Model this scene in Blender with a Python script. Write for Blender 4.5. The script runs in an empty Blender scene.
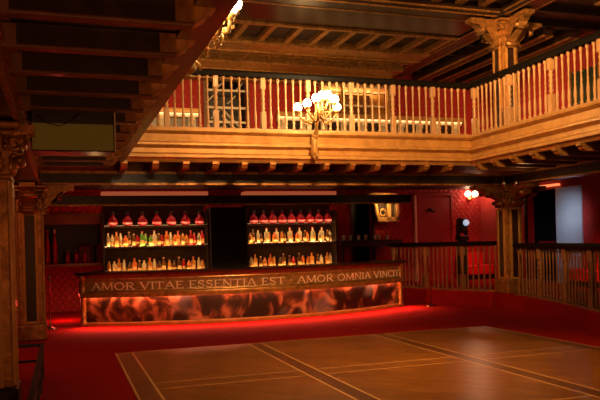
import bpy, bmesh, math, random
from mathutils import Vector, Matrix
random.seed(7)
PI = math.pi
S = bpy.context.scene
COL = S.collection

# ------------------------------------------------------------------ materials
def mat(name, col, rough=.5, metal=0., noise=None, bump=0., spec=.5, trans=0., emit=None, es=0., nscale=6., stretch=(1,1,1), alpha=1.):
    m = bpy.data.materials.new(name); m.use_nodes = True
    nt = m.node_tree; b = nt.nodes['Principled BSDF']
    b.inputs['Base Color'].default_value = (*col, 1)
    b.inputs['Roughness'].default_value = rough
    b.inputs['Metallic'].default_value = metal
    b.inputs['Specular IOR Level'].default_value = spec
    b.inputs['Transmission Weight'].default_value = trans
    if emit:
        b.inputs['Emission Color'].default_value = (*emit, 1); b.inputs['Emission Strength'].default_value = es
    if noise or bump:
        tc = nt.nodes.new('ShaderNodeTexCoord'); mp = nt.nodes.new('ShaderNodeMapping')
        mp.inputs['Scale'].default_value = stretch
        n = nt.nodes.new('ShaderNodeTexNoise'); n.inputs['Scale'].default_value = nscale; n.inputs['Detail'].default_value = 5
        nt.links.new(tc.outputs['Object'], mp.inputs['Vector']); nt.links.new(mp.outputs['Vector'], n.inputs['Vector'])
        if noise:
            r = nt.nodes.new('ShaderNodeValToRGB')
            r.color_ramp.elements[0].position = .3; r.color_ramp.elements[1].position = .7
            r.color_ramp.elements[0].color = (*noise, 1); r.color_ramp.elements[1].color = (*col, 1)
            nt.links.new(n.outputs['Fac'], r.inputs['Fac']); nt.links.new(r.outputs['Color'], b.inputs['Base Color'])
        if bump:
            bp = nt.nodes.new('ShaderNodeBump'); bp.inputs['Strength'].default_value = bump; bp.inputs['Distance'].default_value = .02
            nt.links.new(n.outputs['Fac'], bp.inputs['Height']); nt.links.new(bp.outputs['Normal'], b.inputs['Normal'])
    return m

def emat(name, col, s):
    m = bpy.data.materials.new(name); m.use_nodes = True; nt = m.node_tree
    nt.nodes.remove(nt.nodes['Principled BSDF'])
    e = nt.nodes.new('ShaderNodeEmission'); e.inputs['Color'].default_value = (*col, 1); e.inputs['Strength'].default_value = s
    nt.links.new(e.outputs[0], nt.nodes['Material Output'].inputs['Surface'])
    return m

def quilt_mat(name, col, dark, k, depth):
    """Buttoned / damask wall cloth: diagonal lattice of soft pads."""
    m = bpy.data.materials.new(name); m.use_nodes = True; nt = m.node_tree; b = nt.nodes['Principled BSDF']
    b.inputs['Roughness'].default_value = .75; b.inputs['Sheen Weight'].default_value = .15
    N = nt.nodes.new; L = nt.links.new
    tc = N('ShaderNodeTexCoord'); sp = N('ShaderNodeSeparateXYZ'); L(tc.outputs['Object'], sp.inputs[0])
    def M(op, a, c=None):
        n = N('ShaderNodeMath'); n.operation = op
        for i, v in enumerate((a, c)):
            if v is None: continue
            if isinstance(v, (int, float)): n.inputs[i].default_value = v
            else: L(v, n.inputs[i])
        return n.outputs[0]
    u = M('ADD', sp.outputs[0], sp.outputs[1])
    p = M('ABSOLUTE', M('SINE', M('MULTIPLY', M('ADD', u, M('MULTIPLY', sp.outputs[2], .8)), k)))
    q = M('ABSOLUTE', M('SINE', M('MULTIPLY', M('SUBTRACT', u, M('MULTIPLY', sp.outputs[2], .8)), k)))
    h = M('POWER', M('MINIMUM', p, q), .6)
    r = N('ShaderNodeValToRGB'); r.color_ramp.elements[0].color = (*dark, 1); r.color_ramp.elements[1].color = (*col, 1)
    r.color_ramp.elements[1].position = .55
    L(h, r.inputs['Fac']); L(r.outputs['Color'], b.inputs['Base Color'])
    bp = N('ShaderNodeBump'); bp.inputs['Strength'].default_value = depth; bp.inputs['Distance'].default_value = .05
    L(h, bp.inputs['Height']); L(bp.outputs['Normal'], b.inputs['Normal'])
    return m

def wood_mat(name, c1, c2, rough, scale, stretch, coat=0., bump=.1, metal=0.):
    m = bpy.data.materials.new(name); m.use_nodes = True; nt = m.node_tree; b = nt.nodes['Principled BSDF']
    N = nt.nodes.new; L = nt.links.new
    tc = N('ShaderNodeTexCoord'); mp = N('ShaderNodeMapping'); mp.inputs['Scale'].default_value = stretch
    n = N('ShaderNodeTexNoise'); n.inputs['Scale'].default_value = scale; n.inputs['Detail'].default_value = 6; n.inputs['Distortion'].default_value = .6
    r = N('ShaderNodeValToRGB'); r.color_ramp.elements[0].color = (*c1, 1); r.color_ramp.elements[1].color = (*c2, 1)
    r.color_ramp.elements[0].position = .32; r.color_ramp.elements[1].position = .68
    L(tc.outputs['Object'], mp.inputs[0]); L(mp.outputs[0], n.inputs['Vector']); L(n.outputs['Fac'], r.inputs['Fac']); L(r.outputs[0], b.inputs['Base Color'])
    b.inputs['Roughness'].default_value = rough; b.inputs['Coat Weight'].default_value = coat; b.inputs['Coat Roughness'].default_value = .12
    b.inputs['Metallic'].default_value = metal
    bp = N('ShaderNodeBump'); bp.inputs['Strength'].default_value = bump; bp.inputs['Distance'].default_value = .01
    L(n.outputs['Fac'], bp.inputs['Height']); L(bp.outputs['Normal'], b.inputs['Normal'])
    return m

def painting_mat():
    """Loose painterly mass of browns, flesh and ochre."""
    m = bpy.data.materials.new('painted_frieze'); m.use_nodes = True; nt = m.node_tree; b = nt.nodes['Principled BSDF']
    N = nt.nodes.new; L = nt.links.new
    tc = N('ShaderNodeTexCoord'); mp = N('ShaderNodeMapping'); mp.inputs['Scale'].default_value = (1.15, .55, .95)
    n = N('ShaderNodeTexNoise'); n.inputs['Scale'].default_value = 2.2; n.inputs['Detail'].default_value = 4.5; n.inputs['Distortion'].default_value = .9
    r = N('ShaderNodeValToRGB'); cr = r.color_ramp
    cr.elements[0].position = .30; cr.elements[0].color = (.006, .003, .002, 1)
    cr.elements[1].position = .80; cr.elements[1].color = (.66, .38, .25, 1)
    for p, c in ((.45, (.018, .007, .004, 1)), (.53, (.09, .034, .014, 1)), (.60, (.30, .13, .065, 1)), (.67, (.50, .26, .15, 1))):
        e = cr.elements.new(p); e.color = c
    L(tc.outputs['Object'], mp.inputs[0]); L(mp.outputs[0], n.inputs['Vector']); L(n.outputs['Fac'], r.inputs['Fac'])
    n2 = N('ShaderNodeTexNoise'); n2.inputs['Scale'].default_value = 1.1; n2.inputs['Detail'].default_value = 2
    r2 = N('ShaderNodeValToRGB'); r2.color_ramp.elements[0].position = .6; r2.color_ramp.elements[1].position = .72
    r2.color_ramp.elements[0].color = (0, 0, 0, 1); r2.color_ramp.elements[1].color = (1, 1, 1, 1)
    L(mp.outputs[0], n2.inputs['Vector']); L(n2.outputs['Fac'], r2.inputs['Fac'])
    mx = N('ShaderNodeMix'); mx.data_type = 'RGBA'; mx.inputs['B'].default_value = (.16, .2, .26, 1)
    ml = N('ShaderNodeMath'); ml.operation = 'MULTIPLY'; ml.inputs[1].default_value = .55
    L(r2.outputs[0], ml.inputs[0]); L(ml.outputs[0], mx.inputs['Factor']); L(r.outputs[0], mx.inputs['A']); L(mx.outputs['Result'], b.inputs['Base Color'])
    b.inputs['Roughness'].default_value = .45
    return m

def herring_mat():
    """Oak parquet: narrow staves laid in zigzag rows."""
    m = bpy.data.materials.new('parquet_staves'); m.use_nodes = True; nt = m.node_tree; b = nt.nodes['Principled BSDF']
    N = nt.nodes.new; L = nt.links.new
    tc = N('ShaderNodeTexCoord'); mp = N('ShaderNodeMapping'); mp.inputs['Rotation'].default_value = (0, 0, PI/4)
    br = N('ShaderNodeTexBrick'); br.inputs['Scale'].default_value = 2.2; br.inputs['Brick Width'].default_value = .9; br.inputs['Row Height'].default_value = .16
    br.inputs['Mortar Size'].default_value = .008; br.inputs['Bias'].default_value = .1
    br.inputs['Color1'].default_value = (.37, .14, .018, 1); br.inputs['Color2'].default_value = (.25, .09, .012, 1); br.inputs['Mortar'].default_value = (.13, .05, .012, 1)
    n = N('ShaderNodeTexNoise'); n.inputs['Scale'].default_value = 1.4; n.inputs['Detail'].default_value = 5
    mx = N('ShaderNodeMix'); mx.data_type = 'RGBA'; mx.blend_type = 'SOFT_LIGHT'; mx.inputs['Factor'].default_value = .5
    L(tc.outputs['Object'], mp.inputs[0]); L(mp.outputs[0], br.inputs['Vector']); L(tc.outputs['Object'], n.inputs['Vector'])
    L(br.outputs['Color'], mx.inputs['A']); L(n.outputs['Fac'], mx.inputs['B']); L(mx.outputs['Result'], b.inputs['Base Color'])
    b.inputs['Roughness'].default_value = .3
    return m

M = {}
M['gold'] = wood_mat('gilded_wood', (.44, .225, .06), (.62, .34, .10), .40, 5, (1, 1, 1), .15, .08, .25)
M['gold_old'] = wood_mat('old_gilding', (.24, .105, .025), (.55, .27, .07), .36, 9, (1, 1, 1), .1, .35, .45)
M['oak'] = wood_mat('oak_baluster', (.44, .24, .10), (.57, .33, .16), .5, 8, (1, 1, .3), .1)
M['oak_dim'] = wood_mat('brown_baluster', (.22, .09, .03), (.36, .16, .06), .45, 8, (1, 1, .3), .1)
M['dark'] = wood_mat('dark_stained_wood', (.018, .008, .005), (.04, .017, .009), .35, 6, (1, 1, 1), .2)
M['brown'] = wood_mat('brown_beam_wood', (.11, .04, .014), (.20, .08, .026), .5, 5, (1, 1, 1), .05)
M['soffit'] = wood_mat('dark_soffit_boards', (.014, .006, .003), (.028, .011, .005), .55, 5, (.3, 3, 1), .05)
M['glossy'] = mat('glossy_dark_panel', (.03, .012, .006), .24, spec=.5, bump=.05, nscale=2)
M['carpet'] = mat('red_carpet', (.40, .011, .008), .95, noise=(.32, .008, .006), bump=.3, nscale=60, spec=.1)
M['quilt'] = quilt_mat('red_buttoned_cloth', (.40, .010, .012), (.20, .005, .007), 17., .6)
M['damask'] = quilt_mat('red_damask', (.40, .014, .010), (.25, .008, .006), 14., .15)
M['redpaint'] = mat('red_paint', (.33, .014, .02), .5, noise=(.26, .01, .016))
M['black'] = mat('black_paint', (.008, .007, .007), .4, bump=.05)
M['blackfab'] = mat('black_cloth', (.012, .008, .008), .9, bump=.1)
M['olive'] = mat('olive_glow_face', (.30, .24, .05), .6, noise=(.25, .19, .04), nscale=3, emit=(.34, .25, .03), es=.05)  # faint emission added to stand in for light on the face
M['brass'] = mat('polished_brass', (.85, .52, .17), .25, 1., bump=.03)
M['brass_dark'] = mat('dull_brass', (.35, .16, .07), .35, 1., bump=.05)
M['chrome'] = mat('brushed_steel', (.6, .6, .62), .3, 1., bump=.03)
M['greyblue'] = mat('grey_blue_paint', (.42, .47, .55), .55, noise=(.37, .42, .5), nscale=2)
M['cream'] = mat('cream_paint', (.85, .72, .5), .5, noise=(.75, .6, .4))
M['stone'] = mat('grey_metal_bar', (.85, .75, .55), .5, .0, bump=.1)
M['painting'] = painting_mat()
M['stave'] = herring_mat()
M['band'] = wood_mat('walnut_band', (.15, .056, .012), (.21, .08, .018), .3, 5, (2, 2, 1), .1)
M['inlay'] = wood_mat('pale_inlay', (.70, .38, .12), (.82, .46, .16), .35, 5, (2, 2, 1), .1)
M['mirror'] = mat('amber_mirror', (.022, .009, .004), .8, .0, spec=.05, noise=(.012, .005, .002), nscale=2)
M['green'] = mat('dark_green_paint', (.02, .035, .015), .5, noise=(.015, .028, .01))
M['rail'] = mat('ebony_handrail', (.007, .004, .003), .6, spec=.15, noise=(.004, .003, .002))
M['seat'] = mat('red_upholstery', (.55, .012, .012), .6, noise=(.45, .01, .01))
M['pink'] = mat('pink_glass', (.8, .28, .2), .2, trans=.2, bump=.02)
M['grey'] = mat('charcoal_metal', (.03, .035, .04), .35, .4, bump=.05)
M['lens'] = mat('lamp_lens', (.3, .4, .5), .1, 0, spec=1, emit=(.55, .75, 1), es=.6, bump=.02)
M['bulb'] = emat('warm_bulb', (1, .78, .42), 55)
M['bulb_red'] = emat('soft_bulb', (1, .72, .42), 16)
M['led'] = emat('coral_led', (1, .22, .085), 30)
M['led_warm'] = emat('warm_led', (1, .62, .22), 2.5)
M['led_ledge'] = emat('warm_ledge_led', (1, .55, .22), 2.6)
M['strip'] = emat('pink_strip', (1, .20, .075), .32)
M['strip_red'] = emat('orange_strip', (1, .25, .08), 1.2)
M['letter'] = mat('pale_gilt_letter', (.95, .74, .55), .4, .1, bump=.03)
M['frieze'] = wood_mat('dark_gilt_frieze', (.17, .075, .02), (.40, .19, .05), .4, 7, (1, 1, 1), .1, .2)

# ------------------------------------------------------------------ mesh builder
class MB:
    def __init__(s): s.v = []; s.f = []; s.mi = []; s.sm = []
    def add(s, vs, fs, mi=0, smooth=False):
        o = len(s.v); s.v += [tuple(v) for v in vs]
        for f in fs: s.f.append([i + o for i in f]); s.mi.append(mi); s.sm.append(smooth)
        return s
    def box(s, a, b, mi=0, bev=0.):
        (x0, y0, z0), (x1, y1, z1) = a, b
        x0, x1 = sorted((x0, x1)); y0, y1 = sorted((y0, y1)); z0, z1 = sorted((z0, z1))
        if bev <= 0:
            vs = [(x0,y0,z0),(x1,y0,z0),(x1,y1,z0),(x0,y1,z0),(x0,y0,z1),(x1,y0,z1),(x1,y1,z1),(x0,y1,z1)]
            return s.add(vs, [(0,3,2,1),(4,5,6,7),(0,1,5,4),(1,2,6,5),(2,3,7,6),(3,0,4,7)], mi)
        bm = bmesh.new(); bmesh.ops.create_cube(bm, size=1)
        for v in bm.verts: v.co = Vector(((x0+x1)/2+v.co.x*(x1-x0), (y0+y1)/2+v.co.y*(y1-y0), (z0+z1)/2+v.co.z*(z1-z0)))
        bmesh.ops.bevel(bm, geom=bm.edges[:], offset=min(bev, .45*min(x1-x0, y1-y0, z1-z0)), segments=2, affect='EDGES', profile=.5)
        bm.verts.index_update(); s.add([v.co for v in bm.verts], [[v.index for v in f.verts] for f in bm.faces], mi); bm.free(); return s
    def prism(s, poly, fn, mi=0):
        """poly: 2-D loop; fn(p, k) -> 3-D for side k=0/1"""
        n = len(poly); vs = [fn(p, 0) for p in poly] + [fn(p, 1) for p in poly]
        fs = [tuple(range(n))[::-1], tuple(range(n, 2*n))] + [(i, (i+1) % n, n+(i+1) % n, n+i) for i in range(n)]
        return s.add(vs, fs, mi)
    def lathe(s, prof, loc=(0,0,0), seg=10, mi=0):
        """prof: (r, z) bottom to top"""
        vs = []; fs = []; n = len(prof)
        for r, z in prof:
            for k in range(seg):
                a = 2*PI*k/seg; vs.append((loc[0]+r*math.cos(a), loc[1]+r*math.sin(a), loc[2]+z))
        for i in range(n-1):
            for k in range(seg):
                k2 = (k+1) % seg; fs.append((i*seg+k, i*seg+k2, (i+1)*seg+k2, (i+1)*seg+k))
        fs.append(tuple(range(seg))[::-1]); fs.append(tuple(range((n-1)*seg, n*seg)))
        return s.add(vs, fs, mi, True)
    def tube(s, pts, r, seg=8, mi=0):
        pts = [Vector(p) for p in pts]; n = len(pts); vs = []; fs = []
        rr = r if isinstance(r, (list, tuple)) else [r]*n
        for i, p in enumerate(pts):
            d = (pts[min(i+1, n-1)]-pts[max(i-1, 0)]).normalized()
            a = Vector((0, 0, 1)) if abs(d.z) < .9 else Vector((1, 0, 0))
            u = d.cross(a).normalized(); w = d.cross(u).normalized()
            for k in range(seg): vs.append(p + (u*math.cos(2*PI*k/seg) + w*math.sin(2*PI*k/seg))*rr[i])
        for i in range(n-1):
            for k in range(seg):
                k2 = (k+1) % seg; fs.append((i*seg+k, i*seg+k2, (i+1)*seg+k2, (i+1)*seg+k))
        fs.append(tuple(range(seg))[::-1]); fs.append(tuple(range((n-1)*seg, n*seg)))
        return s.add(vs, fs, mi, True)
    def ball(s, c, r, seg=12, mi=0, sz=1.):
        prof = [(max(.001, r*math.sin(PI*i/8)), -r*sz*math.cos(PI*i/8)) for i in range(9)]
        return s.lathe(prof, c, seg, mi)
    def build(s, name, m, parent=None, kind=None, label=None, off=None):
        me = bpy.data.meshes.new(name)
        o_ = Vector(off) if off is not None else (parent['_w'].copy() if False else (wloc(parent) if parent else Vector((0, 0, 0))))
        me.from_pydata([Vector(v)-o_ for v in s.v], [], s.f)
        for mm in (m if isinstance(m, (list, tuple)) else [m]): me.materials.append(mm)
        for p, i, sm in zip(me.polygons, s.mi, s.sm): p.material_index = i; p.use_smooth = sm
        bm = bmesh.new(); bm.from_mesh(me); bmesh.ops.recalc_face_normals(bm, faces=bm.faces[:]); bm.to_mesh(me); bm.free()
        o = bpy.data.objects.new(name, me); COL.objects.link(o)
        if parent: o.parent = parent
        if kind: o['kind'] = kind
        if label: o['label'] = label
        return o

def wloc(o):
    w = Vector((0, 0, 0))
    while o: w += o.location; o = o.parent
    return w

def tag(o, label, cat, group=None):
    o['label'] = label; o['category'] = cat
    if group: o['group'] = group
    return o

def thing(name, loc, label=None, cat=None, group=None, kind=None):
    o = bpy.data.objects.new(name, None); o.location = loc; o.empty_display_size = .1; COL.objects.link(o)
    if label: tag(o, label, cat, group)
    o['kind'] = kind or 'thing'
    return o

def struct(o, label, cat):
    o['kind'] = 'structure'; o['label'] = label; o['category'] = cat
    return o

def inst(src, parent, loc):
    c = src.copy(); COL.objects.link(c); c.parent = parent; c.location = Vector(loc)-wloc(parent); return c

def copy_thing(src, loc):
    c = src.copy(); COL.objects.link(c); c.location = loc
    for ch in list(src.children):
        d = ch.copy(); COL.objects.link(d); d.parent = c
        for g in list(ch.children):
            e = g.copy(); COL.objects.link(e); e.parent = d
    return c

def area(name, loc, target, size, power, col, sy=None, spread=None):
    l = bpy.data.lights.new(name, 'AREA'); l.energy = power; l.color = col; l.size = size
    if sy: l.shape = 'RECTANGLE'; l.size_y = sy
    if spread: l.spread = spread
    o = bpy.data.objects.new(name, l); COL.objects.link(o); o.location = loc
    o.rotation_euler = (Vector(target)-Vector(loc)).to_track_quat('-Z', 'Y').to_euler(); return o

def point(name, loc, power, col, r=.08):
    l = bpy.data.lights.new(name, 'POINT'); l.energy = power; l.color = col; l.shadow_soft_size = r
    o = bpy.data.objects.new(name, l); COL.objects.link(o); o.location = loc; return o

# ------------------------------------------------------------------ key dimensions (metres)
XL, XR, YB = 1.02, 8.35, 13.0          # inner edges of the horseshoe balcony
CXL, CXR, CY = -.56, 10.0, 14.05       # column lines
WXL, WXR, WY = -4.0, 13.0, 19.8        # walls
ZS, ZD = 3.24, 3.83                    # balcony soffit / deck
ZT = 6.80                              # upper tier soffit
ZC = 7.20

# ------------------------------------------------------------------ floor
struct(MB().box((WXL-.2, -4, -.2), (WXR+.3, WY+.3, 0)).build('floor', M['carpet']), 'deep red carpet over the hall floor', 'floor')

def dance_floor():
    mb = MB(); z = .012
    xs = [(-.0, 'o')]
    # cuts along x and y: (coordinate range, kind) ; o = outer inlay, b = walnut band, l = thin inlay, f = staves
    X = [(.75,.78,'l'),(.78,1.0,'b'),(1.0,1.03,'l'),(1.03,2.90,'f'),(2.90,2.93,'l'),(2.93,3.12,'b'),(3.12,3.15,'l'),(3.15,5.20,'f'),(5.20,5.23,'l'),(5.23,5.44,'b'),(5.44,5.47,'l'),(5.47,7.30,'f'),(7.30,7.52,'b'),(7.52,7.55,'l')]
    Y = [(-2.6,.3,'f'),(.3,.33,'l'),(.33,.62,'c'),(.62,.65,'l'),(.65,2.9,'f'),(2.9,2.93,'l'),(2.93,3.25,'c'),(3.25,3.28,'l'),(3.28,5.6,'f'),(5.6,5.63,'l'),(5.63,5.95,'c'),(5.95,5.98,'l'),(5.98,8.33,'f'),(8.33,8.36,'l'),(8.36,8.70,'c'),(8.70,8.73,'l'),(8.73,11.42,'f'),(11.42,11.45,'l')]
    idx = {'f': 0, 'b': 1, 'l': 2, 'c': 0}
    for x0, x1, a in X:
        for y0, y1, b in Y:
            k = 1 if a == 'b' else (2 if a == 'l' and b != 'b' else idx[b])
            mb.add([(x0,y0,z),(x1,y0,z),(x1,y1,z),(x0,y1,z)], [(0,1,2,3)], k)
    x0, x1, y0, y1 = .75, 7.55, -2.6, 11.45
    for a, b in (((x0,y0),(x1,y0)),((x1,y0),(x1,y1)),((x1,y1),(x0,y1)),((x0,y1),(x0,y0))):
        mb.add([(a[0],a[1],0.001),(b[0],b[1],0.001),(b[0],b[1],z),(a[0],a[1],z)], [(0,1,2,3)], 2)
    struct(mb.build('floor_parquet', [M['stave'], M['band'], M['inlay']]), 'oak parquet dance floor in large squares with dark bands', 'floor')
dance_floor()

EDGE = [(8.66, WY), (8.66, 17.75), (9.22, 15.7), (9.78, 14.5), (9.62, 13.0), (9.16, 11.3), (8.52, 9.5), (7.9, 7.75)]
ZP = .37
def platform():
    mb = MB(); poly = EDGE + [(WXR, 7.75), (WXR, WY)]
    mb.prism(poly, lambda p, k: (p[0], p[1], ZP if k else .001))
    struct(mb.build('floor_platform', M['carpet']), 'raised carpeted side platform behind the lower balustrade', 'floor')
platform()

# ------------------------------------------------------------------ walls
def wall(name, boxes, m, label):
    mb = MB()
    for a, b in boxes: mb.box(a, b)
    return struct(mb.build(name, m), label, 'wall')
# back wall, with openings: doorway (8.65..9.3), lower pass-through (-.43..1.0)
O = .25
wall('wall_back', [((WXL, WY, 0), (-.43, WY+O, ZS+.3)), ((-.43, WY, 0), (1.02, WY+O, 1.28)), ((-.43, WY, 2.33), (1.02, WY+O, ZS+.3)),
                   ((1.02, WY, 0), (8.45, WY+O, ZS+.3)), ((8.45, WY, 2.95), (9.12, WY+O, ZS+.3)), ((9.12, WY, 0), (WXR+.3, WY+O, ZS+.3))],
     M['quilt'], 'red buttoned cloth wall behind the bar')
wall('wall_back_upper', [((WXL, WY, ZS+.3), (4.0, WY+O, ZC)), ((4.0, WY, ZS+.3), (5.2, WY+O, 4.7)), ((4.0, WY, 6.6), (5.2, WY+O, ZC)), ((5.2, WY, ZS+.3), (7.5, WY+O, ZC)),
                         ((7.5, WY, ZS+.3), (9.75, WY+O, 5.0)), ((7.5, WY, 6.55), (9.75, WY+O, ZC)), ((9.75, WY, ZS+.3), (WXR+.3, WY+O, ZC))],
     M['damask'], 'red damask wall behind the upper gallery')
wall('wall_right', [((WXR, -4, 0), (WXR+.3, 15.05, ZC)), ((WXR, 15.05, 3.0), (WXR+.3, 17.45, ZC)), ((WXR, 17.45, 0), (WXR+.3, WY, ZC)), ((WXR, 15.05, 0), (WXR+.3, 17.45, ZP))],
     M['damask'], 'red cloth wall of the right side bay')
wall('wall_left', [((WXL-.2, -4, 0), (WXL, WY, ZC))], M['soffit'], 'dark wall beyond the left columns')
struct(MB().box((WXL-.2, -4, ZC), (WXR+.3, WY+.3, ZC+.2)).build('ceiling', M['brown']), 'brown timber ceiling over the hall', 'ceiling')

# ------------------------------------------------------------------ horseshoe balcony
PROF = [(-.12, ZD+.02), (.13, ZD+.02), (.14, ZD-.03), (.10, ZD-.06), (.05, ZD-.08), (.04, ZD-.21), (.13, ZD-.25), (.13, ZD-.29), (.08, ZD-.31), (.02, ZD-.34), (.02, ZD-.42), (.10, ZD-.46), (.10, ZD-.51), (.04, ZD-.54), (.0, ZS), (-.12, ZS)]
def fascia_pts(which):
    """offset profile mitred at the two inner corners"""
    def at(d):  # positive d = into the pit
        l, r, b = XL+d, XR-d, YB-d
        return {'left': ((l, -3), (l, b)), 'back': ((l, b), (r, b)), 'right': ((r, b), (r, -3))}[which]
    mb = MB(); n = len(PROF); vs = []
    for e in (0, 1):
        for d, z in PROF: x, y = at(d)[e]; vs.append((x, y, z))
    mb.add(vs, [tuple(range(n)), tuple(range(n, 2*n))] + [(i, (i+1) % n, n+(i+1) % n, n+i) for i in range(n)])
    return mb
def balcony(which, slab, label):
    e = thing('balcony_'+which, (0, 0, 0), label, 'balcony', kind='structure')
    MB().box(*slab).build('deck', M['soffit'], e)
    fascia_pts(which).build('fascia', M['gold'], e)
    if which == 'left': MB().box((XL-.19, -3, ZS-.03), (XL+.06, YB-.2, ZS-.001)).build('shade_strip', M['dark'], e)  # dark strip stands in for the shade under the gilt fascia edge
    return e
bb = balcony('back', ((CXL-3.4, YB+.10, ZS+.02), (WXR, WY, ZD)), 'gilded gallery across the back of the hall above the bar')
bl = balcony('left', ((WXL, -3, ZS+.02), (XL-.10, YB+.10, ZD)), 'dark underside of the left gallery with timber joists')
br = balcony('right', ((XR+.10, -3, ZS+.02), (WXR, YB+.10, ZD)), 'gilded right gallery running towards the viewer')

def console_mesh(direction):
    """little gilt block with an ogee front under the fascia"""
    mb = MB(); prof = [(.10, ZS+.01), (.10, ZS-.04), (.06, ZS-.06), (.04, ZS-.10), (-.02, ZS-.13), (-.16, ZS-.13), (-.16, ZS+.01)]
    if direction == 'y':
        mb.prism(prof, lambda p, k: (-.06 if k == 0 else .06, -p[0], p[1]))
    else:
        mb.prism(prof, lambda p, k: (-p[0]*direction_sign, -.06 if k == 0 else .06, p[1]))
    return mb
direction_sign = 1
cm = None
jm = None
x = XL+.02; first = None
xs = [1.10 + .558*i for i in range(14)]
for i, x in enumerate(xs):
    if x > XR: break
    if first is None:
        o = console_mesh('y').build('console', M['gold_old'], bb); first = o; o.location = (x, YB+.03, 0)
    else: inst(first, bb, (x, YB+.03, 0))
    MB().box((x-.06, YB+.2, ZS-.13), (x+.06, 17.1, ZS+.015)).build('joist', M['brown'], bb)
first = None
for i in range(16):
    y = 12.75 - .62*i
    if first is None: first = console_mesh('x').build('console', M['gold_old'], br); first.location = (XR+.03, y, 0)
    else: inst(first, br, (XR+.03, y, 0))
    MB().box((XR+.2, y-.06, ZS-.13), (WXR-.05, y+.06, ZS+.015)).build('joist', M['brown'], br)
direction_sign = -1; first = None
for i in range(15):
    y = 12.55 - .735*i
    if first is None: first = console_mesh('x').build('console', M['gold_old'], bl); first.location = (XL-.15, y, 0)
    else: inst(first, bl, (XL-.15, y, 0))
    j_ = MB().box((CXL+.2, y-.045, ZS-.13), (XL-.19, y+.045, ZS+.015)).build('joist', M['dark'], bl)
    mb = MB(); mb.box((CXL+.2, y-.055, ZS-.155), (XL-.19, y+.055, ZS-.13), bev=.008); mb.box((CXL+.2, y-.07, ZS-.165), (CXL+.3, y+.07, ZS-.0)); mb.build('joist_lit_moulding', M['brown'], j_)  # paler wood puts the lit lower edge into the colour; joist body darker
# the small gilt bead that closes the underside of the left gallery against its fascia
# beams on the column lines, with gilt edge mouldings
def beam(name, a, b, edges, label, zz=None):
    e = thing(name, (0, 0, 0), label, 'beam', kind='structure')
    MB().box(a, b).build('beam', M['dark'], e)
    for p, q in edges: MB().box(p, q).build('gilt_edge', M['gold_old'], e)
    return e
zb = 2.90
beam('trim_1', (CXL-.2, CY-.2, zb), (CXR+.2, CY+.2, ZS-.1), [((CXL+.2, CY-.23, zb+.20), (CXR-.2, CY-.2, zb+.25)), ((CXL+.2, CY-.22, zb-.015), (CXR-.2, CY-.17, zb+.02))], 'dark beam across the hall in front of the bar with gilt edges')
beam('trim_2', (CXL-.2, -3, zb), (CXL+.2, CY-.2, ZS-.0), [((CXL+.2, -3, zb+.2), (CXL+.23, CY-.25, zb+.24)), ((CXL+.17, -3, zb-.015), (CXL+.22, CY-.25, zb+.02)), ((CXL+.2, -3, zb+.09), (CXL+.22, CY-.25, zb+.13))], 'dark beam over the left columns with gilt edges')
beam('trim_3', (CXR-.2, -3, zb), (CXR+.2, CY-.2, ZS-.1), [((CXR-.23, -3, zb+.20), (CXR-.2, CY-.25, zb+.25)), ((CXR-.22, -3, zb-.015), (CXR-.17, CY-.25, zb+.02))], 'dark beam under the right gallery with gilt edges')
# pelmet hung over the bar
e = thing('trim_4', (0, 0, 0), 'long dark pelmet over the bar with a thin gilt lower edge', 'pelmet', kind='structure')
MB().box((-.5, 17.0, 2.70), (9.0, 17.12, 2.90)).build('board', M['dark'], e)
MB().box((-.5, 16.96, 2.665), (9.0, 17.12, 2.70)).build('gilt_edge', M['gold_old'], e)

# ------------------------------------------------------------------ upper tier soffit
beam('trim_5', (CXL-.2, CY-.25, ZT), (CXR+.25, CY+.25, ZC), [((CXL, CY-.28, ZT+.06), (CXR-.3, CY-.25, ZT+.1)), ((CXL, CY-.25, ZT-.02), (CXR-.35, CY-.21, ZT)), ((CXL, CY+.21, ZT-.02), (CXR-.35, CY+.25, ZT)), ((CXR-.39, CY-.21, ZT-.02), (CXR-.35, CY+.21, ZT))], 'upper dark beam with a gilt outlined underside across the hall')
beam('trim_6', (CXR-.25, -3, ZT), (CXR+.25, CY-.25, ZC), [((CXR-.28, -3, ZT+.06), (CXR-.25, CY-.4, ZT+.1)), ((CXR-.25, -3, ZT-.02), (CXR-.21, CY-.4, ZT)), ((CXR+.21, -3, ZT-.02), (CXR+.25, CY-.4, ZT)), ((CXR-.21, CY-.44, ZT-.02), (CXR+.21, CY-.4, ZT))], 'upper dark beam with a gilt outlined underside along the right side')
beam('trim_7', (CXR-.25, CY+.25, ZT), (CXR+.25, WY, ZC), [((CXR-.25, CY+.4, ZT-.02), (CXR-.21, WY, ZT)), ((CXR+.21, CY+.4, ZT-.02), (CXR+.25, WY, ZT))], 'upper dark beam from the corner column to the back wall')
e = thing('ceiling_gallery', (0, 0, 0), 'coffered ceiling of glossy panels and timber ribs over the back gallery', 'ceiling', kind='structure')
MB().box((CXL-3.4, CY+.25, ZT+.12), (CXR-.25, WY, ZT+.2)).build('boards', M['soffit'], e)
MB().box((CXL-3.4, CY+.32, ZT+.03), (CXR-.3, 15.62, ZT+.12)).build('glossy_panel', M['glossy'], e)
MB().box((CXL-3.4, 15.62, ZT-.03), (CXR-.25, 15.72, ZT+.12)).build('gilt_moulding', M['gold_old'], e)
for k in range(19):
    x = -2.6 + .68*k
    if x < CXR-.35: MB().box((x-.07, 15.72, ZT-.0), (x+.07, 17.1, ZT+.12)).build('rib', M['gold_old'], e)
MB().box((CXL-3.4, 17.1, ZT-.06), (CXR-.25, 17.7, ZT+.12)).build('crossbeam', M['gold_old'], e)
MB().box((CXL-3.4, 17.72, ZT-.10), (CXR-.25, 17.78, ZT+.12)).build('gilt_moulding', M['gold_old'], e)
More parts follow.
